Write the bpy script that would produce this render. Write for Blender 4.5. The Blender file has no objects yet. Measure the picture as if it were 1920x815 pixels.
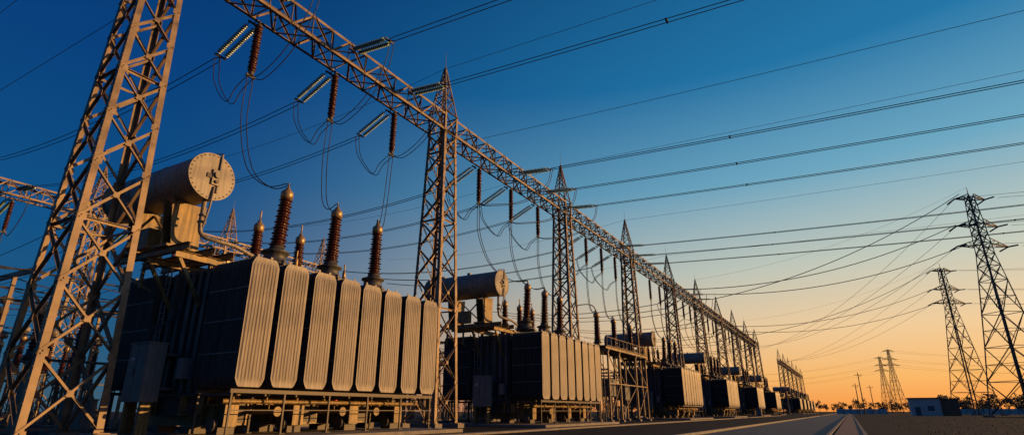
import bpy, math, random
from mathutils import Vector, Matrix
random.seed(7)
R=math.radians
scene=bpy.context.scene
# ---------------------------------------------------------------- materials
def mat(name,c1,c2=None,rough=.5,metal=0.0,scale=2.0,bump=0.0,bscale=30,detail=6,stretch=None,spec=None,streak=0.0):
    m=bpy.data.materials.new(name); m.use_nodes=True
    nt=m.node_tree; b=nt.nodes['Principled BSDF']
    b.inputs['Roughness'].default_value=rough; b.inputs['Metallic'].default_value=metal
    if spec is not None: b.inputs['Specular IOR Level'].default_value=spec
    if c2 is None: c2=tuple(x*.75 for x in c1)
    tc=nt.nodes.new('ShaderNodeTexCoord'); mp=nt.nodes.new('ShaderNodeMapping')
    if stretch: mp.inputs['Scale'].default_value=stretch
    nt.links.new(tc.outputs['Object'],mp.inputs['Vector'])
    n=nt.nodes.new('ShaderNodeTexNoise'); n.inputs['Scale'].default_value=scale; n.inputs['Detail'].default_value=detail; n.inputs['Roughness'].default_value=.65
    nt.links.new(mp.outputs[0],n.inputs['Vector'])
    r=nt.nodes.new('ShaderNodeValToRGB'); r.color_ramp.elements[0].position=.33; r.color_ramp.elements[1].position=.67
    r.color_ramp.elements[0].color=(*c2,1); r.color_ramp.elements[1].color=(*c1,1)
    nt.links.new(n.outputs['Fac'],r.inputs[0]); col=r.outputs[0]
    if streak>0:   # rain streaks / grime running down
        mp2=nt.nodes.new('ShaderNodeMapping'); mp2.inputs['Scale'].default_value=(6,6,.35); nt.links.new(tc.outputs['Object'],mp2.inputs['Vector'])
        n3=nt.nodes.new('ShaderNodeTexNoise'); n3.inputs['Scale'].default_value=1.5; n3.inputs['Detail'].default_value=7; nt.links.new(mp2.outputs[0],n3.inputs['Vector'])
        r3=nt.nodes.new('ShaderNodeValToRGB'); r3.color_ramp.elements[0].position=.38; r3.color_ramp.elements[1].position=.58
        r3.color_ramp.elements[0].color=(1-streak,)*3+(1,); r3.color_ramp.elements[1].color=(1,1,1,1)
        nt.links.new(n3.outputs['Fac'],r3.inputs[0])
        mm=nt.nodes.new('ShaderNodeMix'); mm.data_type='RGBA'; mm.blend_type='MULTIPLY'; mm.inputs[0].default_value=1
        nt.links.new(col,mm.inputs[6]); nt.links.new(r3.outputs[0],mm.inputs[7]); col=mm.outputs[2]
    nt.links.new(col,b.inputs['Base Color'])
    mr=nt.nodes.new('ShaderNodeMapRange'); mr.inputs['To Min'].default_value=max(.05,rough-.12); mr.inputs['To Max'].default_value=min(1,rough+.15)
    nt.links.new(n.outputs['Fac'],mr.inputs[0]); nt.links.new(mr.outputs[0],b.inputs['Roughness'])
    if bump>0:
        n2=nt.nodes.new('ShaderNodeTexNoise'); n2.inputs['Scale'].default_value=bscale; n2.inputs['Detail'].default_value=4
        nt.links.new(tc.outputs['Object'],n2.inputs['Vector'])
        bp=nt.nodes.new('ShaderNodeBump'); bp.inputs['Strength'].default_value=bump; bp.inputs['Distance'].default_value=.05
        nt.links.new(n2.outputs['Fac'],bp.inputs['Height']); nt.links.new(bp.outputs[0],b.inputs['Normal'])
    return m
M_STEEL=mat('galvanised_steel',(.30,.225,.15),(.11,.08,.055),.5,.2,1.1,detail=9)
M_STEELD=mat('weathered_steel',(.10,.09,.08),(.05,.045,.04),.55,.3,1.5)
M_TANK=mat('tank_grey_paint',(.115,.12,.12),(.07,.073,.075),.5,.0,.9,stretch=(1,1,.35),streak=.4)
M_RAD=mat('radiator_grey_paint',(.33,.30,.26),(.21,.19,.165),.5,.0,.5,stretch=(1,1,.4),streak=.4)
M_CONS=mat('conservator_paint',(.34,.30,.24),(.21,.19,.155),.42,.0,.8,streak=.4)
M_PORC=mat('brown_porcelain',(.075,.022,.015),(.04,.012,.009),.2,.0,4)
M_CAP=mat('brass_cap',(.42,.30,.15),(.28,.2,.1),.4,.4,3)
M_GLASS=mat('toughened_glass',(.27,.40,.33),(.15,.25,.21),.18,.0,6)
M_WIRE=mat('aluminium_conductor',(.05,.05,.055),(.03,.03,.035),.5,.3,3)
M_CONC=mat('concrete',(.25,.23,.20),(.15,.14,.125),.85,0,1.2,.3,25)
M_FRAME=mat('ochre_steel_paint',(.36,.25,.095),(.13,.09,.038),.5,.1,1.5,streak=.5)
M_GRAVEL=mat('gravel_ground',(.045,.043,.04),(.018,.018,.018),.95,0,.35,.5,9,10,spec=.1)
M_ASPH=mat('asphalt',(.06,.058,.056),(.04,.04,.04),.7,0,.5,.25,40,8)
M_PYL=mat('pylon_steel',(.09,.08,.07),(.05,.046,.042),.6,.2,1)
M_LEAF=mat('foliage',(.045,.055,.022),(.02,.028,.012),.8,0,.6)
M_WALL=mat('white_render',(.62,.60,.57),(.48,.46,.43),.8,0,.8)
M_BRICK=mat('brown_render',(.24,.13,.085),(.15,.09,.06),.85,0,.9)
M_ROOF=mat('roof_sheet',(.12,.11,.11),(.08,.075,.07),.6,.2,1)
M_DOOR=mat('door_paint',(.08,.12,.14),(.06,.09,.1),.5,0,2)
M_RED=mat('red_sign',(.55,.04,.03),(.45,.03,.02),.5,0,4)
M_WHITE=mat('white_plate',(.75,.75,.72),(.65,.65,.62),.5,0,4)
M_WOOD=mat('pole_timber',(.08,.06,.05),(.05,.04,.03),.8,0,3)
M_CAB=mat('cabinet_grey_paint',(.24,.24,.235),(.17,.17,.168),.45,0,1.2,streak=.25)
M_PAVE=bpy.data.materials.new('paving_blocks'); M_PAVE.use_nodes=True
nt=M_PAVE.node_tree; b=nt.nodes['Principled BSDF']; b.inputs['Roughness'].default_value=.8
tc=nt.nodes.new('ShaderNodeTexCoord'); br=nt.nodes.new('ShaderNodeTexBrick')
br.inputs['Color1'].default_value=(.26,.13,.095,1); br.inputs['Color2'].default_value=(.14,.085,.065,1); br.inputs['Mortar'].default_value=(.06,.05,.045,1)
br.inputs['Scale'].default_value=2.2; br.inputs['Mortar Size'].default_value=.03
nt.links.new(tc.outputs['Object'],br.inputs['Vector']); nt.links.new(br.outputs['Color'],b.inputs['Base Color'])
bp=nt.nodes.new('ShaderNodeBump'); bp.inputs['Strength'].default_value=.4; bp.invert=True
nt.links.new(br.outputs['Fac'],bp.inputs['Height']); nt.links.new(bp.outputs[0],b.inputs['Normal'])

# ---------------------------------------------------------------- mesh builder
class MB:
    def __init__(s): s.v=[];s.f=[];s.m=[];s.s=[];s.mats=[]
    def mi(s,m):
        if m not in s.mats: s.mats.append(m)
        return s.mats.index(m)
    def add(s,vs,fs,m,smooth=False):
        o=len(s.v); s.v.extend([tuple(p) for p in vs]); k=s.mi(m)
        for f in fs: s.f.append([i+o for i in f]); s.m.append(k); s.s.append(smooth)
    def box(s,x0,x1,y0,y1,z0,z1,m):
        vs=[(x,y,z) for z in(z0,z1) for y in(y0,y1) for x in(x0,x1)]
        s.add(vs,[(0,2,3,1),(4,5,7,6),(0,1,5,4),(2,6,7,3),(0,4,6,2),(1,3,7,5)],m)
    def prof(s,p,q,pts,a,b,m):
        p=Vector(p);q=Vector(q);n=len(pts)
        vs=[p+a*x+b*y for x,y in pts]+[q+a*x+b*y for x,y in pts]
        fs=[(i,(i+1)%n,(i+1)%n+n,i+n) for i in range(n)]+[tuple(range(n))[::-1],tuple(range(n,2*n))]
        s.add(vs,fs,m)
    def frame(s,p,q,ref=None):
        d=(Vector(q)-Vector(p)).normalized()
        r=Vector(ref) if ref is not None else Vector((0,0,1))
        if abs(d.dot(r))>.97: r=Vector((1,0,0))
        a=d.cross(r).normalized(); b=a.cross(d).normalized(); return a,b
    def bar(s,p,q,w,m,h=None,ref=None):
        h=h or w; a,b=s.frame(p,q,ref)
        s.prof(p,q,[(-w/2,-h/2),(w/2,-h/2),(w/2,h/2),(-w/2,h/2)],a,b,m)
    def ang(s,p,q,w,m,a=None,b=None,ref=None,t=None):
        t=t or max(.012,w*.13)
        if a is None:
            a,b=s.frame(p,q,ref); o=-w*.4
        else: o=0
        s.prof(p,q,[(o,o),(o+w,o),(o+w,o+t),(o+t,o+t),(o+t,o+w),(o,o+w)],Vector(a),Vector(b),m)
    def ibeam(s,p,q,w,h,m,t=.03):
        a,b=s.frame(p,q)
        for (x0,x1,y0,y1) in ((-w/2,w/2,-h/2,-h/2+t),(-w/2,w/2,h/2-t,h/2),(-t/2,t/2,-h/2+t,h/2-t)):
            s.prof(p,q,[(x0,y0),(x1,y0),(x1,y1),(x0,y1)],a,b,m)
    def lathe(s,p,d,prof,m,seg=16,smooth=True,caps=True):
        p=Vector(p);d=Vector(d).normalized(); r=Vector((0,0,1)) if abs(d.z)<.97 else Vector((1,0,0))
        a=d.cross(r).normalized(); b=d.cross(a).normalized(); n=len(prof); vs=[]
        for (rr,z) in prof:
            for k in range(seg):
                t=2*math.pi*k/seg; vs.append(p+d*z+a*(rr*math.cos(t))+b*(rr*math.sin(t)))
        fs=[(i*seg+k,i*seg+(k+1)%seg,(i+1)*seg+(k+1)%seg,(i+1)*seg+k) for i in range(n-1) for k in range(seg)]
        s.add(vs,fs,m,smooth)
        if caps:
            s.add(vs[:seg],[tuple(range(seg))],m); s.add(vs[-seg:],[tuple(range(seg))],m)
    def cyl(s,p,q,r,m,seg=12,r2=None):
        d=Vector(q)-Vector(p); s.lathe(p,d,[(r,0),(r if r2 is None else r2,d.length)],m,seg)
    def tube(s,pts,r,m,seg=5):
        pts=[Vector(p) for p in pts];n=len(pts);vs=[]
        for i,p in enumerate(pts):
            d=(pts[min(i+1,n-1)]-pts[max(i-1,0)]).normalized()
            ref=Vector((0,0,1)) if abs(d.z)<.9 else Vector((0.3,1,0)).normalized()
            a=d.cross(ref).normalized(); b=a.cross(d)
            if i>0 and a.dot(pa)<0: a=-a;b=-b
            pa=a
            for k in range(seg):
                t=2*math.pi*k/seg; vs.append(p+a*(r*math.cos(t))+b*(r*math.sin(t)))
        fs=[(i*seg+k,i*seg+(k+1)%seg,(i+1)*seg+(k+1)%seg,(i+1)*seg+k) for i in range(n-1) for k in range(seg)]
        s.add(vs,fs,m,True)
    def mesh(s,name):
        me=bpy.data.meshes.new(name); me.from_pydata(s.v,[],s.f)
        for m in s.mats: me.materials.append(m)
        me.polygons.foreach_set('material_index',s.m); me.polygons.foreach_set('use_smooth',s.s)
        me.update(); return me
def obj(name,me,loc=(0,0,0),parent=None,rot=None,bevel=0):
    o=bpy.data.objects.new(name,me); scene.collection.objects.link(o); o.location=loc
    if parent: o.parent=parent
    if rot is not None:
        o.rotation_mode='QUATERNION'; o.rotation_quaternion=rot
    if bevel:
        md=o.modifiers.new('bevel','BEVEL'); md.width=bevel; md.segments=2; md.limit_method='ANGLE'
    return o
def catmull(P,n=8):
    P=[Vector(p) for p in P]; P=[P[0]*2-P[1]]+P+[P[-1]*2-P[-2]]; out=[]
    for i in range(1,len(P)-2):
        for k in range(n):
            t=k/n; a,b,c,d=P[i-1:i+3]
            out.append(.5*((2*b)+(c-a)*t+(2*a-5*b+4*c-d)*t*t+(3*b-a-3*c+d)*t**3))
    out.append(P[-2]); return out
def sagline(p,q,sag,n=24):
    p=Vector(p);q=Vector(q)
    return [p.lerp(q,i/n)-Vector((0,0,4*sag*(i/n)*(1-i/n))) for i in range(n+1)]

# ---------------------------------------------------------------- lattice
def lattice(mb,z0,z1,w0,w1,n,leg,br,m,wy0=None,wy1=None,horiz=2,xb=True):
    wy0=wy0 or w0; wy1=wy1 or w1
    H=z1-z0
    ws=[w0+(w1-w0)*(i+.5)/n for i in range(n)]; tot=sum(ws); zs=[z0]
    for w in ws: zs.append(zs[-1]+H*w/tot)
    def c(z,sx,sy):
        t=(z-z0)/H; return Vector((sx*(w0+(w1-w0)*t)/2,sy*(wy0+(wy1-wy0)*t)/2,z))
    S=[(-1,-1),(1,-1),(1,1),(-1,1)]
    for sx,sy in S: mb.ang(c(z0,sx,sy),c(z1,sx,sy),leg,m,a=(-sx,0,0),b=(0,-sy,0))
    for k in range(4):
        A=S[k];B=S[(k+1)%4]; nrm=Vector((A[0]+B[0],A[1]+B[1],0)).normalized()
        for i in range(n):
            a0=c(zs[i],*A);b0=c(zs[i],*B);a1=c(zs[i+1],*A);b1=c(zs[i+1],*B)
            off=nrm*br*.35
            mb.ang(a0-off,b1-off,br,m,ref=nrm)
            if xb: mb.ang(b0-off*2.2,a1-off*2.2,br,m,ref=nrm)
            if horiz and i%horiz==0 and i>0: mb.ang(a0-off*3,b0-off*3,br,m,ref=nrm)
            if xb and leg>.15:
                u=(b0-a0).normalized(); mid=(a0+b1+b0+a1)/4
                mb.prof(mid,mid+nrm*.014,[(-.13,-.13),(.13,-.13),(.13,.13),(-.13,.13)],u,Vector((0,0,1)),m)
                for q,sg in((a0,1),(b0,-1)):
                    qq=q+u*sg*.2; mb.prof(qq-nrm*.012,qq+nrm*.008,[(-.18,-.2),(.16,-.14),(.16,.14),(-.18,.2)] if sg>0 else [(-.16,-.14),(.18,-.2),(.18,.2),(-.16,.14)],u,Vector((0,0,1)),m)
GX=-28.5
def tower_mesh():
    mb=MB()
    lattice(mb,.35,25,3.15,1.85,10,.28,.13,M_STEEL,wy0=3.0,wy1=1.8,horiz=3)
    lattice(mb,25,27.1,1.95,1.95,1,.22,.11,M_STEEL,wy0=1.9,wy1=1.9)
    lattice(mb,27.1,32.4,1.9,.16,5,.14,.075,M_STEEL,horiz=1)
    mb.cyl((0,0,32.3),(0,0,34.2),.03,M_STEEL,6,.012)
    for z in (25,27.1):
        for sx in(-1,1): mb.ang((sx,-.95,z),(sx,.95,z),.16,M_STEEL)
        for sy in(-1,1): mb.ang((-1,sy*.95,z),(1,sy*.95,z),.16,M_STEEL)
    for i in range(50):
        z=1.5+i*.45; t=(z-.35)/24.65; w=3.15+(1.85-3.15)*t; wy=3.0+(1.8-3.0)*t
        mb.cyl((w/2,-wy/2,z),(w/2+.14,-wy/2-.1,z),.012,M_STEEL,5)
    for sx in(-1,1):
        for sy in(-1,1):
            x=sx*1.53;y=sy*1.45
            mb.box(x-.42,x+.42,y-.42,y+.42,0,.33,M_CONC)
            mb.box(x-.24,x+.24,y-.24,y+.24,.333,.36,M_STEEL)
    return mb.mesh('lattice_gantry_tower')
TM=tower_mesh()
TY=[11.6,37,63,89,115.5,142,168,194,220,246]
for y in TY: obj('lattice_gantry_tower',TM,(GX,y,0))
def beam_mesh(L,n):
    mb=MB(); W=1.9;H=1.75; z0=25.1
    C=[(-W/2,z0),(W/2,z0),(W/2,z0+H),(-W/2,z0+H)]
    dirs=[((1,0,0),(0,0,1)),((-1,0,0),(0,0,1)),((-1,0,0),(0,0,-1)),((1,0,0),(0,0,-1))]
    for (x,z),(a,b) in zip(C,dirs): mb.ang((x,0,z),(x,L,z),.2,M_STEEL,a=a,b=b)
    p=L/n
    for k in range(4):
        A=C[k];B=C[(k+1)%4]
        ref=(0,0,1) if k%2==0 else (1,0,0)
        off=.03 if k in(0,3) else -.03
        ox,oz=(0,off) if k%2==0 else (off,0)
        for i in range(n):
            a,b=(A,B) if i%2==0 else (B,A)
            mb.ang((a[0]+ox,i*p,a[1]+oz),(b[0]+ox,(i+1)*p,b[1]+oz),.12,M_STEEL,ref=ref)
            mb.ang((A[0]+ox*2.5,i*p,A[1]+oz*2.5),(B[0]+ox*2.5,i*p,B[1]+oz*2.5),.1,M_STEEL,ref=ref)
    return mb.mesh('gantry_beam')
for i in range(len(TY)-1):
    L=TY[i+1]-TY[i]-1.9
    obj('gantry_beam',beam_mesh(L,14),(GX,TY[i]+.95,0))
for y in (334,362,390,420,455,495): obj('lattice_gantry_tower',TM,(GX,y,0))
for a,b in zip((334,362,390,420,455),(362,390,420,455,495)): obj('gantry_beam',beam_mesh(b-a-1.9,12),(GX,a+.95,0))
GL=-82
for y in (14,33,52,71): obj('lattice_gantry_tower',TM,(GL,y,0))
BM=beam_mesh(17.1,10)
for y in (-5,14,33,52): obj('gantry_beam',BM,(GL,y+.95,0))

# ---------------------------------------------------------------- insulators
def shed_profile(L,r,core,n,z0=0,taper=1.0):
    pr=[];p=L/n
    for i in range(n):
        z=z0+i*p; rr=(r if i%2==0 else r*.86)*(1+(taper-1)*i/n); cc=core*(1+(taper-1)*i/n)
        pr+=[(cc,z),(rr*.97,z+p*.28),(rr,z+p*.36),(rr*.93,z+p*.46),(cc,z+p*.8)]
    pr.append((core*taper,z0+L)); return pr
def glass_mesh():
    mb=MB(); L=3.6;n=17
    for s in(-.27,.27):
        pr=[];p=2.9/n
        for i in range(n):
            x=.35+i*p
            pr+=[(.045,x),(.06,x+.03),(.165,x+.075),(.175,x+.09),(.12,x+.1),(.04,x+.11)]
        mb.lathe((0,s,0),(1,0,0),pr,M_GLASS,12)
        mb.cyl((.05,s,0),(3.42,s,0),.03,M_STEELD,6)
    mb.box(-.02,.1,-.4,.4,-.05,.05,M_STEELD); mb.box(3.38,3.5,-.4,.4,-.05,.05,M_STEELD)
    mb.cyl((-.3,0,0),(0,0,0),.04,M_STEELD,6); mb.cyl((3.5,0,0),(3.8,.2,0),.04,M_STEELD,6); mb.cyl((3.5,0,0),(3.8,-.2,0),.04,M_STEELD,6)
    return mb.mesh('glass_insulator_string')
GM=glass_mesh()
def susp_mesh():
    mb=MB()
    mb.cyl((0,0,0),(0,0,-.5),.05,M_STEELD,6)
    pr=shed_profile(3.4,.28,.17,18)
    mb.lathe((0,0,-.45),(0,0,-1),pr,M_PORC,14)
    mb.cyl((0,0,-.3),(0,0,-.48),.17,M_STEELD,12); mb.cyl((0,0,-3.8),(0,0,-4.05),.17,M_STEELD,12)
    mb.box(-.06,.06,-.3,.3,-4.2,-4.03,M_STEELD)
    return mb.mesh('suspension_insulator')
SM=susp_mesh()
def string(p,q):
    d=Vector(q)-Vector(p); o=obj('glass_insulator_string',GM,p,rot=d.to_track_quat('X','Z'))
    return Vector(p)+d.normalized()*3.8
def wires(name,lines,r):
    mb=MB()
    for l in lines: mb.tube(l,r,M_WIRE)
    return obj(name,mb.mesh(name))
def pwire(y,x0,z0,x1,dy=0,k1=.05,k2=.0003,y1=None):
    pts=[]
    for i in range(31):
        x=x0+(x1-x0)*i/30; d=abs(x-x0); yy=y+dy if y1 is None else y+dy+(y1-y)*i/30
        pts.append((x,yy,z0-k1*d+k2*d*d))
    return pts
def clamp_spacers(mb,y,x0,z0,xs):
    for x in xs:
        d=abs(x-x0); z=z0-.05*d+.0003*d*d
        mb.box(x-.06,x+.06,y-.24,y+.24,z-.06,z+.06,M_WIRE)
def right_phase(y,x1=120,r=.03,target=None):
    e=string((GX+1.1,y,26.1),(GX+5,y,25.75))
    if target is None:
        mb=MB()
        for dy in(-.2,.2): mb.tube(pwire(y,e.x,e.z,x1,dy),r,M_WIRE)
        clamp_spacers(mb,y,e.x,e.z,(-6+random.uniform(-2,2),22,50))
        obj('power_line_conductor',mb.mesh('power_line_conductor'))
    else:
        wires('power_line_conductor',[sagline((e.x,y+d,e.z),(target[0],target[1]+d,target[2]),3) for d in(-.2,.2)],r)
    return e
def left_phase(y,r=.03,full=True):
    e=string((GX-1.1,y,25.0),(GX-4.6,y,23.4))
    L=[sagline((e.x,y+d,e.z),(GL+4.8,y+d,25.6),1.6) for d in(-.2,.2)]
    wires('power_line_conductor',L,r)
    return e
def phase_drop(yh,le,re,bush,r=.03):
    top=Vector((GX-.5,yh,24.95)); obj('suspension_insulator',SM,top)
    b=top+Vector((0,0,-4.15)); L=[]
    for d in(-.2,.2):
        o=Vector((0,d,0))
        if le is not None: L.append(catmull([le+o,le+o+Vector((.5,0,-1.9)),(le+b)/2+o+Vector((.2,0,-2.6)),b+o+Vector((-1.0,0,-.55)),b+o]))
        if re is not None: L.append(catmull([b+o,b+o+Vector((1.2,0,-.35)),b.lerp(re,.55)+o+Vector((.3,0,-2.0)),re.lerp(b,.1)+o+Vector((.1,0,-1.6)),re+o]))
        if bush is not None:
            B=Vector(bush); f=Vector((0,d*.5,0)); l=B-b
            L.append(catmull([b+o,b+o+Vector((.05,l.y*.05,l.z*.42)),b+o+Vector((l.x*.25,l.y*.3,l.z*.82)),b+o+Vector((l.x*.65,l.y*.7,l.z*1.0)),B+f],10))
    wires('jumper_wire',L,r)

# ---------------------------------------------------------------- transformer
def radiator_mesh():
    mb=MB(); W=1.40;H=5.6;z0=2.2;N=22; D=3.0
    nr=8
    def plate(x,detail,sgn):
        t=.016
        if detail:
            ny=nr*6; zs=[0,.10,.22,.34,.42,1.2,2.8,4.4,H-.42,H-.34,H-.22,-.10+H,H]
            def halfw(z):
                e=min(z,H-z)
                if e<.1: return W/2-.2+e*.9
                if e<.34: return W/2-.11+(e-.1)*.11/.24
                return W/2
            vs=[];
            for z in zs:
                hw=halfw(z); e=min(z,H-z); amp=0 if e<.2 else (.045 if e>.38 else .045*(e-.2)/.2)
                for i in range(ny+1):
                    u=i/ny; y=-hw+2*hw*u; a=0
                    uu=(u-.04)/.92
                    if 0<uu<1: a=(.5-.5*math.cos(2*math.pi*uu*nr))**.6*amp
                    vs.append((x+sgn*(t+a),y,z0+z))
            n=ny+1
            fs=[(j*n+i,j*n+i+1,(j+1)*n+i+1,(j+1)*n+i) for j in range(len(zs)-1) for i in range(ny)]
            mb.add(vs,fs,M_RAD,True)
            o=[(v[0],v[1],v[2]) for v in vs]
            back=[(x-sgn*t,v[1],v[2]) for v in vs]
            mb.add(back,fs,M_RAD)
            rim=[j*n for j in range(len(zs))]+[ (len(zs)-1)*n+i for i in range(n)]+[j*n+ny for j in reversed(range(len(zs)))]+[i for i in reversed(range(n))]
            vv=[o[k] for k in rim]+[back[k] for k in rim]; q=len(rim)
            mb.add(vv,[(k,(k+1)%q,(k+1)%q+q,k+q) for k in range(q)],M_RAD)
        else:
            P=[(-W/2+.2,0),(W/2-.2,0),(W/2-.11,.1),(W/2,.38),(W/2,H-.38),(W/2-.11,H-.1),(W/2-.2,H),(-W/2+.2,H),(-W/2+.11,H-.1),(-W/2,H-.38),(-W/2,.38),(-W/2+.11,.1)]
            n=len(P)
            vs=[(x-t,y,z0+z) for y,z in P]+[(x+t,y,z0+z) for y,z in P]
            mb.add(vs,[tuple(range(n)),tuple(range(n,2*n))]+[(i,(i+1)%n,(i+1)%n+n,i+n) for i in range(n)],M_TANK)  # plates behind the front one darker: end-face shade put into the colour
    for i in range(N):
        x=.1+i*(D-.1)/(N-1)
        plate(x,i==N-1,1)
    for z in (2.55,7.45):
        mb.cyl((-.75,0,z),(D-.02,0,z),.13,M_TANK,14)
        mb.cyl((-.75,0,z),(-.7,0,z),.22,M_TANK,14); mb.cyl((-.45,0,z),(-.38,0,z),.22,M_TANK,14)
    for z in(3.6,5.0,6.4):
        for s in(-1,1): mb.box(.1,D-.03,s*(W/2+.006)-.006,s*(W/2+.006)+.006,z-.02,z+.02,M_CAB)
    for x in (.3,D-.15):
        for y in (-.35,.35): mb.box(x-.02,x+.02,y-.06,y+.06,7.79,7.95,M_RAD)
    return mb.mesh('radiator')
RM=radiator_mesh()
def bushing(mb,x,y,z,L,r,core,n,cap=True,tx=0,ty=0):
    d=Vector((tx,ty,1)).normalized(); p=Vector((x,y,z))
    mb.lathe(p,d,[(r*1.25,0),(r*1.25,.09),(r*.95,.1),(r*.8,.35)],M_STEELD,18)
    mb.lathe(p+d*.33,d,shed_profile(L,r,core,n,taper=.8),M_PORC,20)
    t=.33+L
    if cap:
        mb.lathe(p+d*t,d,[(core*.95,0),(core*1.2,.05),(core*1.2,.38),(core*.85,.5),(core*.5,.54),(core*.5,.66),(.05,.7),(.045,.95)],M_CAP,16)
    return p+d*(t+.9)
def transformer_body():
    mb=MB()
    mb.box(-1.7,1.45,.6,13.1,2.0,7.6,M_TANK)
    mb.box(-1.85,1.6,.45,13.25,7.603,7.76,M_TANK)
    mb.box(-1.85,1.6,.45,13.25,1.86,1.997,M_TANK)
    for x in (-1.45,-.75,.0,.6,1.2):
        mb.box(x-.09,x+.09,.40,.597,2.0,7.6,M_TANK); mb.box(x-.14,x+.14,.36,.398,2.0,7.6,M_TANK)
        mb.box(x-.09,x+.09,13.103,13.3,2.0,7.6,M_TANK)
    for i in range(14):
        y=1.1+i*.9
        mb.box(1.453,1.62,y-.06,y+.06,2.1,7.5,M_TANK); mb.box(-1.87,-1.703,y-.06,y+.06,2.1,7.5,M_TANK)
    for i in range(24):
        x=-1.75+i*.142; mb.cyl((x,.52,7.76),(x,.52,7.83),.025,M_STEELD,6)
    mb.box(-.7,.5,2.0,3.2,7.763,8.1,M_TANK); mb.box(-.9,.3,11.2,12.4,7.763,8.2,M_TANK)
    mb.cyl((-.2,4.9,7.76),(-.2,4.9,8.15),.4,M_TANK,18); mb.cyl((-.2,8.9,7.76),(-.2,8.9,8.15),.4,M_TANK,18)
    return mb
def turret_mb():
    mb=MB(); tops=[]
    for y in(3.7,7.5,11.2):
        mb.lathe((1.45,y,7.3),(0,0,1),[(.62,0),(.62,1.25),(.78,1.26),(.78,1.36),(.62,1.37),(.55,1.9),(.72,1.91),(.72,2.0)],M_TANK,22)
        mb.box(1.9,2.5,y-.2,y+.2,8.0,8.5,M_TANK); mb.cyl((2.2,y,8.5),(2.2,y,8.75),.12,M_TANK,10)
        mb.box(1.3,2.15,y-.7,y+.7,7.78,7.95,M_TANK)
        tops.append(bushing(mb,1.5,y,9.28,2.75,.45,.28,17,ty=.03*(7.5-y)/3.7,tx=.03))
    for y in(4.4,7.4,10.2):
        mb.lathe((-1.3,y,7.6),(0,0,1),[(.42,0),(.42,1.3),(.5,1.31),(.5,1.4)],M_TANK,18)
        bushing(mb,-1.3,y,9.0,1.75,.38,.24,12)
        mb.cyl((-1.3,y,12.0),(-1.3,y,12.35),.05,M_CAP,6)
    for y in(5.7,9.4):
        bushing(mb,.7,y,7.9,.8,.16,.09,7)
    return mb,tops
def cons_mb():
    mb=MB(); y0=-.3; z0=12.3; r=1.15; xa=-7.0; xb=1.05
    mb.lathe((xa,y0,z0),(1,0,0),[(.4,-.16),(.85,-.1),(r-.06,0),(r,.05),(r,8.0),(r-.01,8.05)],M_CONS,48)
    mb.lathe((xb,y0,z0),(1,0,0),[(r+.07,-.03),(r+.07,.05),(r+.07,.1)],M_CONS,48)
    mb.lathe((xa+.1,y0,z0),(1,0,0),[(r+.05,0),(r+.05,.06)],M_CONS,48)
    for xx in (-4.4,-1.9): mb.lathe((xx,y0,z0),(1,0,0),[(r+.003,0),(r+.02,.01),(r+.02,.07),(r+.003,.08)],M_CONS,48)
    for k in range(30):
        t=2*math.pi*k/30; y=y0+math.cos(t)*(r-.03);z=z0+math.sin(t)*(r-.03)
        mb.cyl((xb+.1,y,z),(xb+.14,y,z),.03,M_STEELD,6)
    mb.box(xb+.102,xb+.2,y0-.05,y0+.4,z0-.42,z0+.38,M_CONS)
    mb.cyl((xb+.2,y0+.17,z0+.1),(xb+.32,y0+.17,z0+.1),.16,M_CONS,16)
    mb.cyl((xb+.2,y0+.17,z0-.25),(xb+.3,y0+.17,z0-.25),.09,M_STEELD,12)
    mb.box(xb+.102,xb+.16,y0-.3,y0-.05,z0-.1,z0+.12,M_STEELD)
    mb.tube([(xb+.16,y0+.3,z0+1.3),(xb+.16,y0+.3,z0-.8)],.05,M_CONS,8)
    mb.tube(catmull([(xb+.16,y0+.15,z0-.5),(xb+.2,y0+.1,z0-1.3),(xb+.1,y0+.1,z0-1.8),(xb-.1,y0+.1,z0-2.6)]),.05,M_CONS,8)
    mb.cyl((-2.5,y0,z0+r),(-2.5,y0,z0+r+.2),.2,M_CONS,14); mb.cyl((-5.5,y0,z0+r),(-5.5,y0,z0+r+.15),.25,M_CONS,14)
    mb.tube([(xb-.3,y0,z0+r),(xb-.3,y0,z0+r+.16),(xb+.18,y0+.3,z0+r+.18)],.035,M_CONS,6)
    return mb
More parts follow.
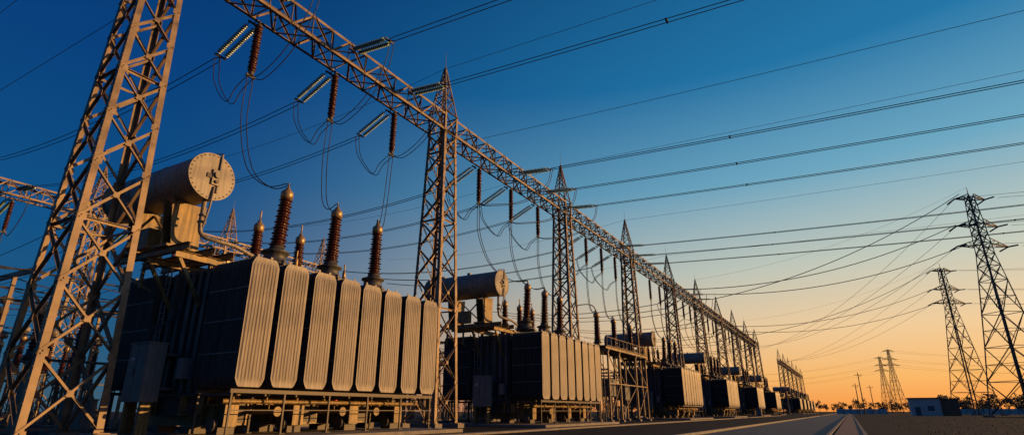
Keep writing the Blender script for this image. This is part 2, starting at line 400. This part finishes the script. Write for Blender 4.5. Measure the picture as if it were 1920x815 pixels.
def cons_support_mb():
    mb=MB(); m=M_FRAME
    for x in(-3.9,-.75):
        for s in(-1,1):
            xx=x+s*.36
            P=[(-.85,8.85),(.55,8.85),(.5,9.8),(.62,11.2),(.2,11.13),(-.3,11.1),(-.8,11.13),(-1.2,11.3),(-1.0,9.8)]
            vs=[(xx-.025,y,z) for y,z in P]+[(xx+.025,y,z) for y,z in P]; n=len(P)
            mb.add(vs,[tuple(range(n))[::-1],tuple(range(n,2*n))]+[(i,(i+1)%n,(i+1)%n+n,i+n) for i in range(n)],m)
        mb.box(x-.33,x+.33,-.34,-.29,8.86,11.08,m)
        for z in(9.4,10.1): mb.box(x-.33,x+.33,-.8,.4,z-.02,z+.02,m)
        mb.box(x-.6,x+.6,-1.15,.85,8.72,8.845,m)
    for y in(-.95,.3,1.3):
        mb.ibeam((-4.8,y,8.52),(1.5,y,8.52),.22,.36,m)
    for x in(-1.5,.9):
        mb.ibeam((x,-1.2,8.16),(x,3.0,8.16),.24,.34,m)
        mb.bar((x,-1.0,8.0),(x,.42,5.9),.16,m)
        mb.box(x-.1,x+.1,.5,.7,7.76,8.0,m)
    for x in (-4.6,-2.8):
        mb.bar((x,-.6,8.3),(x,-.6,7.0),.14,m)
    mb.bar((-4.6,-.6,7.9),(-1.7,.7,6.2),.14,m)
    mb.bar((-3.5,-.3,9.0),(-1.15,-.3,11.0),.1,m); mb.bar((-3.5,-.3,11.0),(-1.15,-.3,9.0),.1,m)
    mb.box(-3.1,-2.0,-1.15,-.5,8.85,9.9,m)
    return mb
def pipes_mb():
    mb=MB(); m=M_CONS
    mb.tube(catmull([(.7,-.2,11.15),(.7,-.2,10.6),(.72,-.2,9.8),(.75,-.0,9.35),(1.0,.6,9.2),(1.05,1.6,9.15),(1.05,2.6,8.9)],6),.11,m,10)
    mb.tube([(.95,2.3,9.05),(.95,4,8.75),(.9,12.6,8.6)],.085,m,8)
    mb.cyl((.75,-.17,10.3),(.75,-.17,10.4),.2,m,12); mb.cyl((.74,-.18,9.95),(.74,-.18,10.05),.2,m,12)
    for y in (2.6,5.6,9.3,12.4): mb.cyl((.95,y,7.76),(.95,y,8.7),.05,m,8)
    mb.cyl((1.95,.5,7.2),(1.95,13.2,7.2),.1,M_TANK,10)
    for i in range(9):
        y=.9+i*1.5; mb.cyl((1.75,y,7.76),(1.75,y,8.05+random.uniform(0,.35)),.06,m,8); mb.box(1.65,1.85,y-.12,y+.12,8.0,8.1,M_CAP)
    mb.tube([(1.7,.7,8.05),(1.7,13.1,8.05)],.05,m,6)
    mb.tube([(-.2,.9,8.5),(-.2,12.9,8.35)],.06,m,6)
    for i in range(6):
        y=1.6+i*2.1; mb.cyl((-.2,y,7.76),(-.2,y,8.5),.04,m,6)
    for x in(-1.1,-.95,.3): mb.tube([(x,.3,7.6),(x,.3,3.4)],.035,M_STEELD,6)
    mb.cyl((1.2,9.1,8.5),(1.2,9.6,8.5),.32,M_FRAME,14); mb.box(1.0,1.4,9.0,9.7,7.78,8.2,M_FRAME); mb.cyl((1.2,9.6,8.5),(1.2,9.75,8.5),.4,M_FRAME,14)
    return mb
def base_mb():
    mb=MB(); m=M_FRAME; d=M_STEELD
    for x in(-1.3,1.1): mb.ibeam((x,.2,1.45),(x,13.5,1.45),.45,.8,m,.05)
    for y in(1.0,4.6,8.3,11.9):
        mb.ibeam((-2.6,y,1.05),(3.6,y,1.05),.6,.9,m,.05)
        mb.box(3.603,3.66,y-.32,y+.32,.58,1.52,m)
        for x in(2.0,2.8): mb.box(x-.02,x+.02,y-.29,y+.29,.66,1.44,m)
        for x in(-1.3,1.1,3.1):
            mb.box(x-.35,x+.35,y-.4,y+.4,.26,.57,d)
        mb.cyl((3.1,y-.55,.65),(3.1,y-.35,.65),.3,d,18)
        mb.cyl((3.1,y+.55,1.5),(3.1,y+.55,1.95),.14,m,12)
    for y in(2.2,6.4,10.1):
        mb.box(1.3,2.3,y-.5,y+.6,.6,1.75,m); mb.box(2.303,2.33,y-.4,y+.5,.7,1.65,d)
    for y in(.7,3,5.7,8.6,11.4,12.9):
        mb.box(1.35,1.95,y-.03,y+.03,1.1,1.85,m); mb.box(1.35,1.95,y+.2,y+.26,1.1,1.85,m)
        mb.box(1.35,1.98,y-.1,y+.32,1.03,1.09,m)
    mb.box(-1.7,1.5,.55,.62,1.0,1.855,d)
    for x in(2.5,4.75):
        mb.bar((x,.0,2.02),(x,13.6,2.02),.14,d,.16)
        for i in range(6):
            y=.1+i*2.67
            mb.bar((x,y,.25),(x,y,1.95),.08,d)
            mb.box(x-.14,x+.14,y-.14,y+.14,.25,.28,d)
    mb.bar((4.75,.1,1.25),(4.75,13.5,1.25),.04,d)
    for i in range(9): mb.bar((2.5,.1+i*1.67,1.88),(4.75,.1+i*1.67,1.88),.08,d)
    mb.tube([(3.9,.3,1.62),(3.9,13.3,1.62)],.1,m,10)
    for i in range(8): mb.cyl((3.9,.8+i*1.7,1.6),(3.9,.8+i*1.7,2.4),.06,m,8); mb.cyl((3.9,.8+i*1.7,1.85),(3.9,.8+i*1.7,1.9),.12,m,10)
    for y in(2.9,6.9,9.4):
        mb.cyl((2.3,y,1.2),(4.2,y,1.2),.1,m,10); mb.cyl((4.2,y,1.2),(4.26,y,1.2),.22,m,14)
        mb.cyl((3.6,y,1.2),(3.6,y,1.75),.04,m,6); mb.cyl((3.6,y,1.73),(3.6,y,1.77),.16,M_RED,12)
    for x in(-4.75,-2.6):
        mb.bar((x,.0,2.02),(x,13.6,2.02),.12,d,.14)
        for i in range(5): mb.bar((x,.2+i*3.3,.25),(x,.2+i*3.3,1.95),.1,d)
    return mb
def cabinet_mb():
    mb=MB(); c=M_CAB
    mb.box(-1.25,.25,-1.15,-.35,1.6,4.1,c)
    mb.box(-1.3,.3,-1.2,-.3,4.102,4.17,c)
    mb.box(-1.19,-.52,-1.18,-1.152,1.68,4.02,c); mb.box(-.48,.19,-1.18,-1.152,1.68,4.02,c)
    mb.box(-.56,-.53,-1.22,-1.182,2.7,3.0,M_STEELD)
    mb.box(-.98,-.72,-1.188,-1.183,3.3,3.5,M_WHITE)
    mb.add([(-.96,-1.191,3.32),(-.74,-1.191,3.32),(-.85,-1.191,3.49)],[(0,1,2)],M_RED)
    for x in(-1.1,.1):
        mb.box(x-.08,x+.08,-1.0,-.5,.25,1.597,M_FRAME)
    mb.box(-1.3,.2,-.35,.36,2.1,2.25,M_TANK); mb.box(-1.3,.2,-.35,.36,3.6,3.75,M_TANK)
    mb.box(.7,1.15,-.05,.34,2.6,3.5,M_CAB)
    for k in range(4): mb.tube(catmull([(-1.0+k*.25,-.7,4.17),(-1.0+k*.25,-.6,4.9),(-1.05+k*.2,.28,5.6),(-1.05+k*.2,.3,7.6)]),.03,M_STEELD,6)
    for x in(-1.72,-1.35): mb.bar((x-.3,.2,1.6),(x-.3,.2,8.0),.05,M_CAB)
    for i in range(20): mb.bar((-2.02,.2,1.9+i*.3),(-1.65,.2,1.9+i*.3),.03,M_CAB)
    return mb
body=transformer_body().mesh('tank'); tmb,TOPS=turret_mb(); turr=tmb.mesh('bushings')
consm=cons_mb().mesh('conservator'); csm=cons_support_mb().mesh('conservator_support'); pm=pipes_mb().mesh('pipework')
bm=base_mb().mesh('base_frame'); cm=cabinet_mb().mesh('control_cabinet')
XT=-27.0
def transformer(y):
    e=bpy.data.objects.new('power_transformer',None); scene.collection.objects.link(e); e.location=(XT,y,0)
    obj('tank',body,parent=e,bevel=.02); obj('bushings',turr,parent=e); obj('conservator_tank',consm,parent=e)
    obj('conservator_support',csm,parent=e,bevel=.01); obj('pipework',pm,parent=e); obj('base_frame',bm,parent=e); obj('control_cabinet',cm,parent=e,bevel=.012)
    for i in range(8):
        a=obj('radiator_%d'%(i+1),RM,(2.0+random.uniform(-.03,.03),.72+i*1.73,random.uniform(-.02,.02)),parent=e); a.rotation_euler=(0,0,R(random.uniform(-1,1)))
        o=obj('radiator_%d'%(i+9),RM,(-2.35,.72+i*1.73,0),parent=e); o.rotation_euler=(0,0,math.pi)
    mb=MB(); mb.box(-6.4,6.1,-1.8,15.2,0,.2,M_CONC); mb.box(-6.4,-6.15,-1.8,15.2,.203,.4,M_CONC)
    obj('concrete_plinth',mb.mesh('concrete_plinth'),(XT,y,0),bevel=.02)
    return [Vector((XT,y,0))+t for t in TOPS]
TRY=[15.3,43.7,92,131,178,226]
BT=[transformer(y) for y in TRY]
for y in(340,372,404,440,475): transformer(y)

# ---------------------------------------------------------------- phases
for yh,b in zip((18,24.5,31),BT[0]):
    re=right_phase(yh); le=left_phase(yh); phase_drop(yh,le,re,b)
for yr,yh,b in zip((50,56.5,63),(44,50.5,57),BT[1]):
    re=right_phase(yr,r=.036); le=left_phase(yh,r=.036); phase_drop(yh,le,re,b,.035)
BUS=[]
def platform():
    mb=MB(); m=M_STEEL
    ys=(66.0,70,76.5,81)
    for y in ys:
        for x in(-27.4,-24.4):
            mb.bar((x,y,.2),(x,y,8.1),.2,m); mb.box(x-.3,x+.3,y-.3,y+.3,0,.25,M_CONC)
        mb.bar((-27.6,y,8.25),(-24.2,y,8.25),.2,m,.3)
    for x in(-27.4,-24.4):
        mb.ibeam((x,65.5,8.55),(x,81.8,8.55),.3,.35,m); mb.bar((x,66,4.4),(x,81,4.4),.12,m)
        for a,b in zip(ys[:-1],ys[1:]):
            mb.bar((x,a,.6),(x,b,4.3),.09,m); mb.bar((x,b,4.5),(x,a,8.0),.09,m)
    mb.box(-27.6,-24.2,65.5,81.8,8.73,8.8,M_STEELD)
    for i in range(12): mb.bar((-24.25,65.6+i*1.47,8.8),(-24.25,65.6+i*1.47,9.8),.05,m)
    mb.bar((-24.25,65.6,9.8),(-24.25,81.8,9.8),.05,m)
    for y in(67,73.2,80):
        mb.lathe((-26,y,8.8),(0,0,1),[(.4,0),(.4,.5)],M_TANK,16)
        BUS.append(bushing(mb,-26,y,9.25,2.9,.46,.32,16))
    mb.tube(catmull([(-26,66.9,13.3),(-26,66.0,13.7),(-26,64.0,13.6),(-26,60.5,12.9)]),.07,M_WIRE,6)
    mb.box(-26.8,-25.2,68.5,70.5,3.0,5.0,M_TANK); mb.box(-26.8,-25.2,74,76,2.6,4.6,M_TANK)
    for y in(67,73.2,80):
        for k in range(3): mb.tube([(-26+k*.3,y,8.8),(-26+k*.3,y,.1)],.06,M_WIRE,6)
    obj('cable_sealing_end_platform',mb.mesh('cable_sealing_end_platform'))
platform()
for yr,yh,b in zip((83.5,90,96.5),(72,78,84),BUS):
    re=right_phase(yr,r=.04); le=left_phase(yh,r=.04); phase_drop(yh,le,None,b,.04)
for yr,b in zip((103,109.5),(BT[2][1],BT[2][2])): phase_drop(yr,None,None,b,.045)
P1=Vector((31.5,156,0)); P2=Vector((35,238,0))
def bay(ys,bs,tg,r,right=True):
    for i,y in enumerate(ys):
        re=right_phase(y,r=r,target=tg[i] if tg else None) if right else None
        le=left_phase(y,r=r); phase_drop(y,le,re,bs[i],r*.8)
bay((122,128.5,135),BT[3],[(27,151.5,40.3),(28,152.5,35.8),(29.5,154,48)],.042)
bay((155,161.5,180),(BT[3][2],None,BT[4][0]),None,.045,False)
bay((186,200,208),BT[4],[(30.5,233.5,40.3),(31.5,234.5,35.8),(33,236,48)],.05)
bay((228,234,240),BT[5],None,.055,False)
EW=[]
for y in TY[:5]:
    EW.append(pwire(y,GX,32.3,120,0,.03,.0002)); EW.append(sagline((GX,y,32.3),(GL,y,32.3),1.6))
EW.append(pwire(42,GX+1,26.8,120,0,.045,.0003)); EW.append(pwire(8,GX,24.6,-90,0,.01,.0002)); EW.append(pwire(13.2,GX,24.9,-90,0,.01,.0002))
EW.append(sagline((GX,142,32.3),(P1.x,P1.y,50),3)); EW.append(sagline((GX,220,32.3),(P2.x,P2.y,50),3))
wires('overhead_earth_wire',EW,.02)
for y in(18,24.5,31,38,44,50.5,57):
    string((GL+1.1,y,25.9),(GL+4.8,y,25.6)); e=string((GL-1.1,y,25.0),(GL-4.6,y,23.6)); obj('suspension_insulator',SM,(GL,y,24.95))
    b=Vector((GL,y,20.8))
    wires('jumper_wire',[catmull([e,e+Vector((.4,0,-2)),b+Vector((-1.5,0,-.7)),b,b+Vector((1.8,0,-.6)),Vector((GL+4.2,y,22.5)),Vector((GL+4.8,y,25.6))]),
        catmull([b,b+Vector((0,0,-4)),b+Vector((3,0,-8)),b+Vector((6,0,-11))]),
        sagline(e,(-190,y,25),3)],.045)

# ---------------------------------------------------------------- pylons
def pylon_mesh():
    mb=MB(); m=M_PYL
    lv=[(0,9.5),(7,8.0),(14,6.4),(21,5.0),(28,3.6),(34,2.4),(41,2.0),(48,1.3)]
    for (z0,w0),(z1,w1) in zip(lv[:-1],lv[1:]):
        n=1 if z1<=28 else 2 if z1<=34 else 3
        lattice(mb,z0,z1,w0,w1,n,.28 if z1<30 else .22,.14,m,horiz=1)
        for s in(-1,1):
            mb.bar((-w0/2,s*w0/2,z0+.01),(w0/2,s*w0/2,z0+.01),.12,m); mb.bar((s*w0/2,-w0/2,z0+.01),(s*w0/2,w0/2,z0+.01),.12,m)
        if z1<=28:
            zm=(z0+z1)/2; wm=(w0+w1)/2
            for s in(-1,1):
                mb.bar((-wm/2,s*wm/2,zm),(wm/2,s*wm/2,zm),.1,m); mb.bar((s*wm/2,-wm/2,zm),(s*wm/2,wm/2,zm),.1,m)
                for t in(-1,1):
                    mb.bar((t*w0/4,s*(w0*.75+w1*.25)/2,z0+(z1-z0)*.25),(t*wm/2,s*wm/2,zm),.08,m)
                    mb.bar((s*(w0*.75+w1*.25)/2,t*w0/4,z0+(z1-z0)*.25),(s*wm/2,t*wm/2,zm),.08,m)
    def arm(z,L,w,h):
        for s in(-1,1):
            tip=Vector((s*L,0,z))
            cs=[Vector((s*w/2,-w/2,z)),Vector((s*w/2,w/2,z)),Vector((s*w/2,-w/2,z+h)),Vector((s*w/2,w/2,z+h))]
            for c in cs: mb.bar(c,tip,.16,m)
            for t0,t1 in((0,.25),(.25,.5),(.5,.75)):
                mb.bar(cs[0].lerp(tip,t0),cs[2].lerp(tip,t1),.09,m); mb.bar(cs[1].lerp(tip,t0),cs[3].lerp(tip,t1),.09,m)
                mb.bar(cs[0].lerp(tip,t0),cs[1].lerp(tip,t1),.09,m); mb.bar(cs[2].lerp(tip,t1),cs[3].lerp(tip,t1),.09,m)
            for dx in(-1,1):
                mb.cyl(tip,tip+Vector((.3*dx,2.6*dx,-.35)),.17,M_PORC,8)
    arm(35.8,5.8,2.25,1.6); arm(40.5,4.8,2.0,1.5); arm(47.0,3.6,1.35,1.1)
    mb.cyl((0,0,48),(0,0,50),.12,m,6,.04)
    for sx in(-1,1):
        for sy in(-1,1): mb.box(sx*4.75-.7,sx*4.75+.7,sy*4.75-.7,sy*4.75+.7,-.3,.4,M_CONC)
    return mb.mesh('transmission_pylon')
PM=pylon_mesh()
def pylon(x,y,a,s=1):
    o=obj('transmission_pylon',PM,(x,y,0)); o.rotation_euler=(0,0,R(a)); o.scale=(s,s,s); return o
pylon(31.5,156,32); pylon(35,238,32); pylon(33.7,549,25); pylon(30.4,620,25)
PW=[]
for P in(P1,P2):
    for L,z in((5.8,35.8),(4.8,40.5),(3.6,47)):
        for s in(-1,1):
            t=P+Vector((s*L*math.cos(R(32)),s*L*math.sin(R(32)),z))
            PW.append(sagline(t+Vector((2,-1.5,-.4)),(P.x+260,P.y-60+s*6,z-3),9))
        PW.append(sagline(t-Vector((2*L*math.cos(R(32)),2*L*math.sin(R(32)),0)),(P.x-60 if P is P1 else P.x-63,P.y+92+(z-35)*1.2,26),5))
for L,z in((5.6,35.8),(4.6,40.5),(4.0,47)):
    for s in(-1,1): PW.append(sagline((33.7+s*L,549,z),(30.4+s*L,620,z),2)); PW.append(sagline((33.7+s*L,549,z),(230,500,z),10)); PW.append(sagline((30.4+s*L,620,z),(-150,640,z-6),8))
wires('pylon_conductor',PW,.04)

# ---------------------------------------------------------------- yard equipment (left / background)
def post_set(name,hs,L,r,kind):
    mb=MB()
    for y in(-2.4,0,2.4):
        if kind==0:
            for sx in(-.3,.3):
                for sy in(-.3,.3): mb.bar((sx,y+sy,.1),(sx*.8,y+sy*.8,hs),.09,M_STEELD)
            for k in range(4):
                z=hs*k/4; z2=hs*(k+1)/4
                for s in(-.28,.28): mb.bar((-.28,y+s,z),(.28,y+s,z2),.05,M_STEELD); mb.bar((s,y-.28,z2),(s,y+.28,z),.05,M_STEELD)
            mb.box(-.45,.45,y-.45,y+.45,hs,hs+.12,M_STEELD)
        else:
            mb.cyl((0,y,0),(0,y,hs),.16,M_CONC,10); mb.box(-.3,.3,y-.3,y+.3,hs,hs+.1,M_STEELD)
        t=bushing(mb,0,y,hs+.12,L,r,r*.6,int(L*5))
        if kind==0:
            mb.lathe(t,(0,0,1),[(.15,-.2),(.36,-.1),(.36,.3),(.15,.45)],M_CONS,14)
        mb.box(-.5,.5,y-.5,y+.5,0,.1,M_CONC)
    if kind==1: mb.bar((0,-2.8,hs),(0,2.8,hs),.16,M_STEELD)
    return mb.mesh(name)
E0=post_set('current_transformer',4.6,2.8,.4,0); E1=post_set('disconnector_switch',4.2,2.2,.3,1); E2=post_set('surge_arrester',3.4,2.4,.33,0)
for x,me in((-43,E1),(-52,E0),(-60,E2),(-70,E0),(-78,E1)):
    for y in(7,17,26,35,46,58,70,84,100,118,140,165):
        obj(me.name,me,(x+random.uniform(-1,1),y+random.uniform(-1.5,1.5),0))
mb=MB()
for x,z in((-43,7.6),(-52,8.9),(-60,7.4),(-70,8.9),(-48,10.4),(-56,10.4),(-64,10.4)):
    mb.tube([(x,-5,z),(x,170,z)],.07,M_WIRE,6)
for y in range(4,170,12):
    for x in (-49,-56,-63): 
        mb.bar((x,y,0),(x,y,10.3),.22,M_STEEL)
    mb.bar((-66,y,10.2),(-46,y,10.2),.2,M_STEEL,.35)
    for k in range(5): mb.tube(sagline((-46-k*4,y,10.2),(-46-k*4,y+12,10.2),.6,8),.04,M_WIRE,4)
obj('busbar_structure',mb.mesh('busbar_structure'))
def kiosk(x,y):
    mb=MB(); c=M_CAB
    mb.box(-.6,.6,-.4,.4,.25,1.9,c); mb.box(-.66,.66,-.46,.46,1.903,1.98,c); mb.box(-.65,.65,-.45,.45,0,.247,M_CONC)
    mb.box(-.55,-.02,-.43,-.403,.35,1.82,c); mb.box(.02,.55,-.43,-.403,.35,1.82,c)
    obj('marshalling_kiosk',mb.mesh('marshalling_kiosk'),(x,y,0),bevel=.01)
for p in((-37,33),(-35,61),(-30,86),(-20,160),(-44,20),(-48,29)): kiosk(*p)

# ---------------------------------------------------------------- ground
def sheet(name,x0,x1,y0,y1,z,m):
    mb=MB(); mb.add([(x0,y0,z),(x1,y0,z),(x1,y1,z),(x0,y1,z)],[(0,1,2,3)],m); return obj(name,mb.mesh(name))
sheet('ground',-3000,3000,-600,5000,0,M_GRAVEL)
sheet('asphalt_road',-7.3,-1.25,-60,900,.006,M_ASPH)
mb=MB(); mb.add([(-.9,-60,.1),(.4,-60,.1),(.4,900,.1),(-.9,900,.1)],[(0,1,2,3)],M_PAVE); obj('paved_footpath',mb.mesh('paved_footpath'))
mb=MB()
y=-60
while y<600:
    L=1.0 if y<150 else 10
    for x,z in((-7.5,.14),(-1.15,.13),(.45,.13)): mb.box(x-.09,x+.09,y+.005,y+L-.012,0,z,M_CONC)
    y+=L
obj('kerb',mb.mesh('kerb'))
mb=MB()
for i in range(90): mb.box(-18.6,-17.8,10+i*2.0,10+i*2.0+1.97,0,.1,M_CONC)
obj('cable_trench_cover',mb.mesh('cable_trench_cover'))
mb=MB()
for i in range(60):
    x=-6+i*3; 
    if 14<x<28: continue
    mb.box(x,x+2.8,330,330.15,0,2.3,M_WALL); mb.box(x+2.8,x+3,329.9,330.25,0,2.5,M_CONC)
obj('boundary_wall',mb.mesh('boundary_wall'))
e=bpy.data.objects.new('control_building',None); scene.collection.objects.link(e); e.location=(15.2,205,0)
mb=MB(); mb.box(0,7.2,0,6,0,4.6,M_WALL); obj('walls',mb.mesh('walls'),parent=e)
mb=MB(); mb.box(7.203,11.5,.6,6,0,4.4,M_BRICK); obj('annex',mb.mesh('annex'),parent=e)
mb=MB(); mb.box(-.3,7.5,-.3,6.3,4.603,4.95,M_ROOF); mb.box(7.503,11.8,.3,6.3,4.403,4.65,M_ROOF); obj('roof',mb.mesh('roof'),parent=e)
mb=MB(); mb.box(1.0,2.3,-.04,-.002,0.1,2.4,M_DOOR); mb.box(4,5.6,-.04,-.002,1.4,2.7,M_DOOR); mb.box(-.04,-.002,2,3.4,1.4,2.7,M_DOOR); obj('door_and_window',mb.mesh('door_and_window'),parent=e)
for x,y,h in((4.2,235,14),(3.0,250,11),(9,300,12)):
    mb=MB(); mb.cyl((0,0,0),(0,0,h),.2,M_WOOD,8,.12); mb.bar((-1.1,0,h-.9),(1.1,0,h-.9),.14,M_WOOD)
    for d in(-1,0,1): mb.cyl((d,0,h-.83),(d,0,h-.5),.07,M_PORC,6)
    mb.bar((0,0,h-1.8),(.8,0,h-.9),.07,M_WOOD)
    obj('utility_pole',mb.mesh('utility_pole'),(x,y,0))
def treeline(name,x0,x1,y,dy,h0,h1,step):
    mb=MB(); x=x0
    while x<x1:
        yy=y+random.uniform(-dy,dy); h=random.uniform(h0,h1); w=h*random.uniform(.35,.55)
        mb.cyl((x,yy,0),(x+random.uniform(-.3,.3),yy,h*.6),.25,M_WOOD,5,.1)
        for k in range(4):
            a=random.uniform(0,6.28); mb.cyl((x,yy,h*.3),(x+math.cos(a)*w*.6,yy+math.sin(a)*w*.6,h*random.uniform(.5,.8)),.1,M_WOOD,4,.03)
        cl=[(x+random.gauss(0,w*.45),yy+random.gauss(0,w*.45),h*random.uniform(.3,.88),w*random.uniform(.25,.5)) for _ in range(9)]
        for cx,cy,cz,cr in cl:
            for _ in range(26):
                d=Vector((random.gauss(0,1),random.gauss(0,1),random.gauss(0,.8))).normalized()*cr*random.uniform(.4,1.1)
                c=Vector((cx,cy,cz))+d; s=random.uniform(.25,.6)*h/8
                u=Vector((random.gauss(0,1),random.gauss(0,1),random.gauss(0,1))).normalized(); v=u.orthogonal().normalized()
                mb.add([c+u*s,c+v*s*.7,c-u*s,c-v*s*.7],[(0,1,2,3)],M_LEAF)
        x+=random.uniform(.5,1.5)*step
    obj(name,mb.mesh(name))
treeline('distant_trees',-60,60,640,30,8,13,5)
treeline('distant_trees',30,75,345,8,6,9.5,3.2)
treeline('distant_trees',60,420,560,40,9,15,7)
treeline('distant_trees',-520,-90,420,40,8,13,9)
mb=MB()
for _ in range(1800):
    y=random.uniform(30,260); x=random.uniform(3.2,3.2+y*.3); s=random.uniform(.04,.12)
    a=random.uniform(0,3.14); dx=math.cos(a)*.03;dyy=math.sin(a)*.03
    mb.add([(x-dx,y-dyy,0),(x+dx,y+dyy,0),(x+random.uniform(-.05,.05),y,s*1.4)],[(0,1,2)],M_LEAF)
obj('grass',mb.mesh('grass'))

# ---------------------------------------------------------------- sun & sky
AZ=56; EL=7.5; GLOW=28
sd=Vector((math.sin(R(AZ))*math.cos(R(EL)),math.cos(R(AZ))*math.cos(R(EL)),math.sin(R(EL))))
l=bpy.data.lights.new('sun','SUN'); l.energy=5.0; l.angle=R(.5); l.color=(1,.50,.155)
lo=bpy.data.objects.new('sun',l); scene.collection.objects.link(lo); lo.rotation_mode='QUATERNION'; lo.rotation_quaternion=sd.to_track_quat('Z','Y'); lo.location=(60,30,60)
w=bpy.data.worlds.new('World'); scene.world=w; w.use_nodes=True; nt=w.node_tree
bg=nt.nodes['Background']
sky=nt.nodes.new('ShaderNodeTexSky'); sky.sky_type='NISHITA'; sky.sun_disc=False; sky.sun_elevation=R(EL); sky.sun_rotation=R(AZ)
tc=nt.nodes.new('ShaderNodeTexCoord'); nrm=nt.nodes.new('ShaderNodeVectorMath'); nrm.operation='NORMALIZE'; nt.links.new(tc.outputs['Generated'],nrm.inputs[0])
sep=nt.nodes.new('ShaderNodeSeparateXYZ'); nt.links.new(nrm.outputs[0],sep.inputs[0])
dt=nt.nodes.new('ShaderNodeVectorMath'); dt.operation='DOT_PRODUCT'; dt.inputs[1].default_value=(math.sin(R(GLOW)),math.cos(R(GLOW)),0); nt.links.new(nrm.outputs[0],dt.inputs[0])
def lin(c): return tuple(((x/255)/12.92 if x/255<=.04045 else ((x/255+.055)/1.055)**2.4) for x in c)
def ramp(st):
    r=nt.nodes.new('ShaderNodeValToRGB')
    els=r.color_ramp.elements
    while len(els)<len(st): els.new(.5)
    for e,(p,c) in zip(els,st): e.position=p; e.color=(*lin(c),1)
    nt.links.new(sep.outputs['Z'],r.inputs[0]); return r
cold=ramp([(0,(58,92,112)),(.08,(26,86,124)),(.25,(2,80,134)),(.5,(0,62,124)),(1,(0,28,72))])
warm=ramp([(0,(255,154,66)),(.05,(255,188,106)),(.12,(246,208,156)),(.22,(200,206,190)),(.36,(112,172,198)),(.52,(34,122,172)),(1,(0,50,100))])
mr=nt.nodes.new('ShaderNodeMapRange'); mr.interpolation_type='SMOOTHSTEP'; mr.inputs['From Min'].default_value=-.08; mr.inputs['From Max'].default_value=1.0
nt.links.new(dt.outputs['Value'],mr.inputs[0])
mx=nt.nodes.new('ShaderNodeMix'); mx.data_type='RGBA'; nt.links.new(mr.outputs[0],mx.inputs[0]); nt.links.new(cold.outputs[0],mx.inputs[6]); nt.links.new(warm.outputs[0],mx.inputs[7])
sc=nt.nodes.new('ShaderNodeMix'); sc.data_type='RGBA'; sc.inputs[0].default_value=.04
sb=nt.nodes.new('ShaderNodeVectorMath'); sb.operation='SCALE'; sb.inputs['Scale'].default_value=.08; nt.links.new(sky.outputs[0],sb.inputs[0])
nt.links.new(mx.outputs[2],sc.inputs[6]); nt.links.new(sb.outputs[0],sc.inputs[7]); nt.links.new(sc.outputs[2],bg.inputs[0]); bg.inputs[1].default_value=1.0
# ---------------------------------------------------------------- camera
cam=bpy.data.cameras.new('camera'); co=bpy.data.objects.new('camera',cam); scene.collection.objects.link(co); scene.camera=co
co.location=(0,0,1.2); co.rotation_euler=(R(90+19.07),0,R(29.75)); cam.sensor_width=36; cam.lens=19.69; cam.clip_end=8000; cam.clip_start=.05
scene.view_settings.view_transform='Standard'; scene.view_settings.look='None'; scene.view_settings.exposure=0
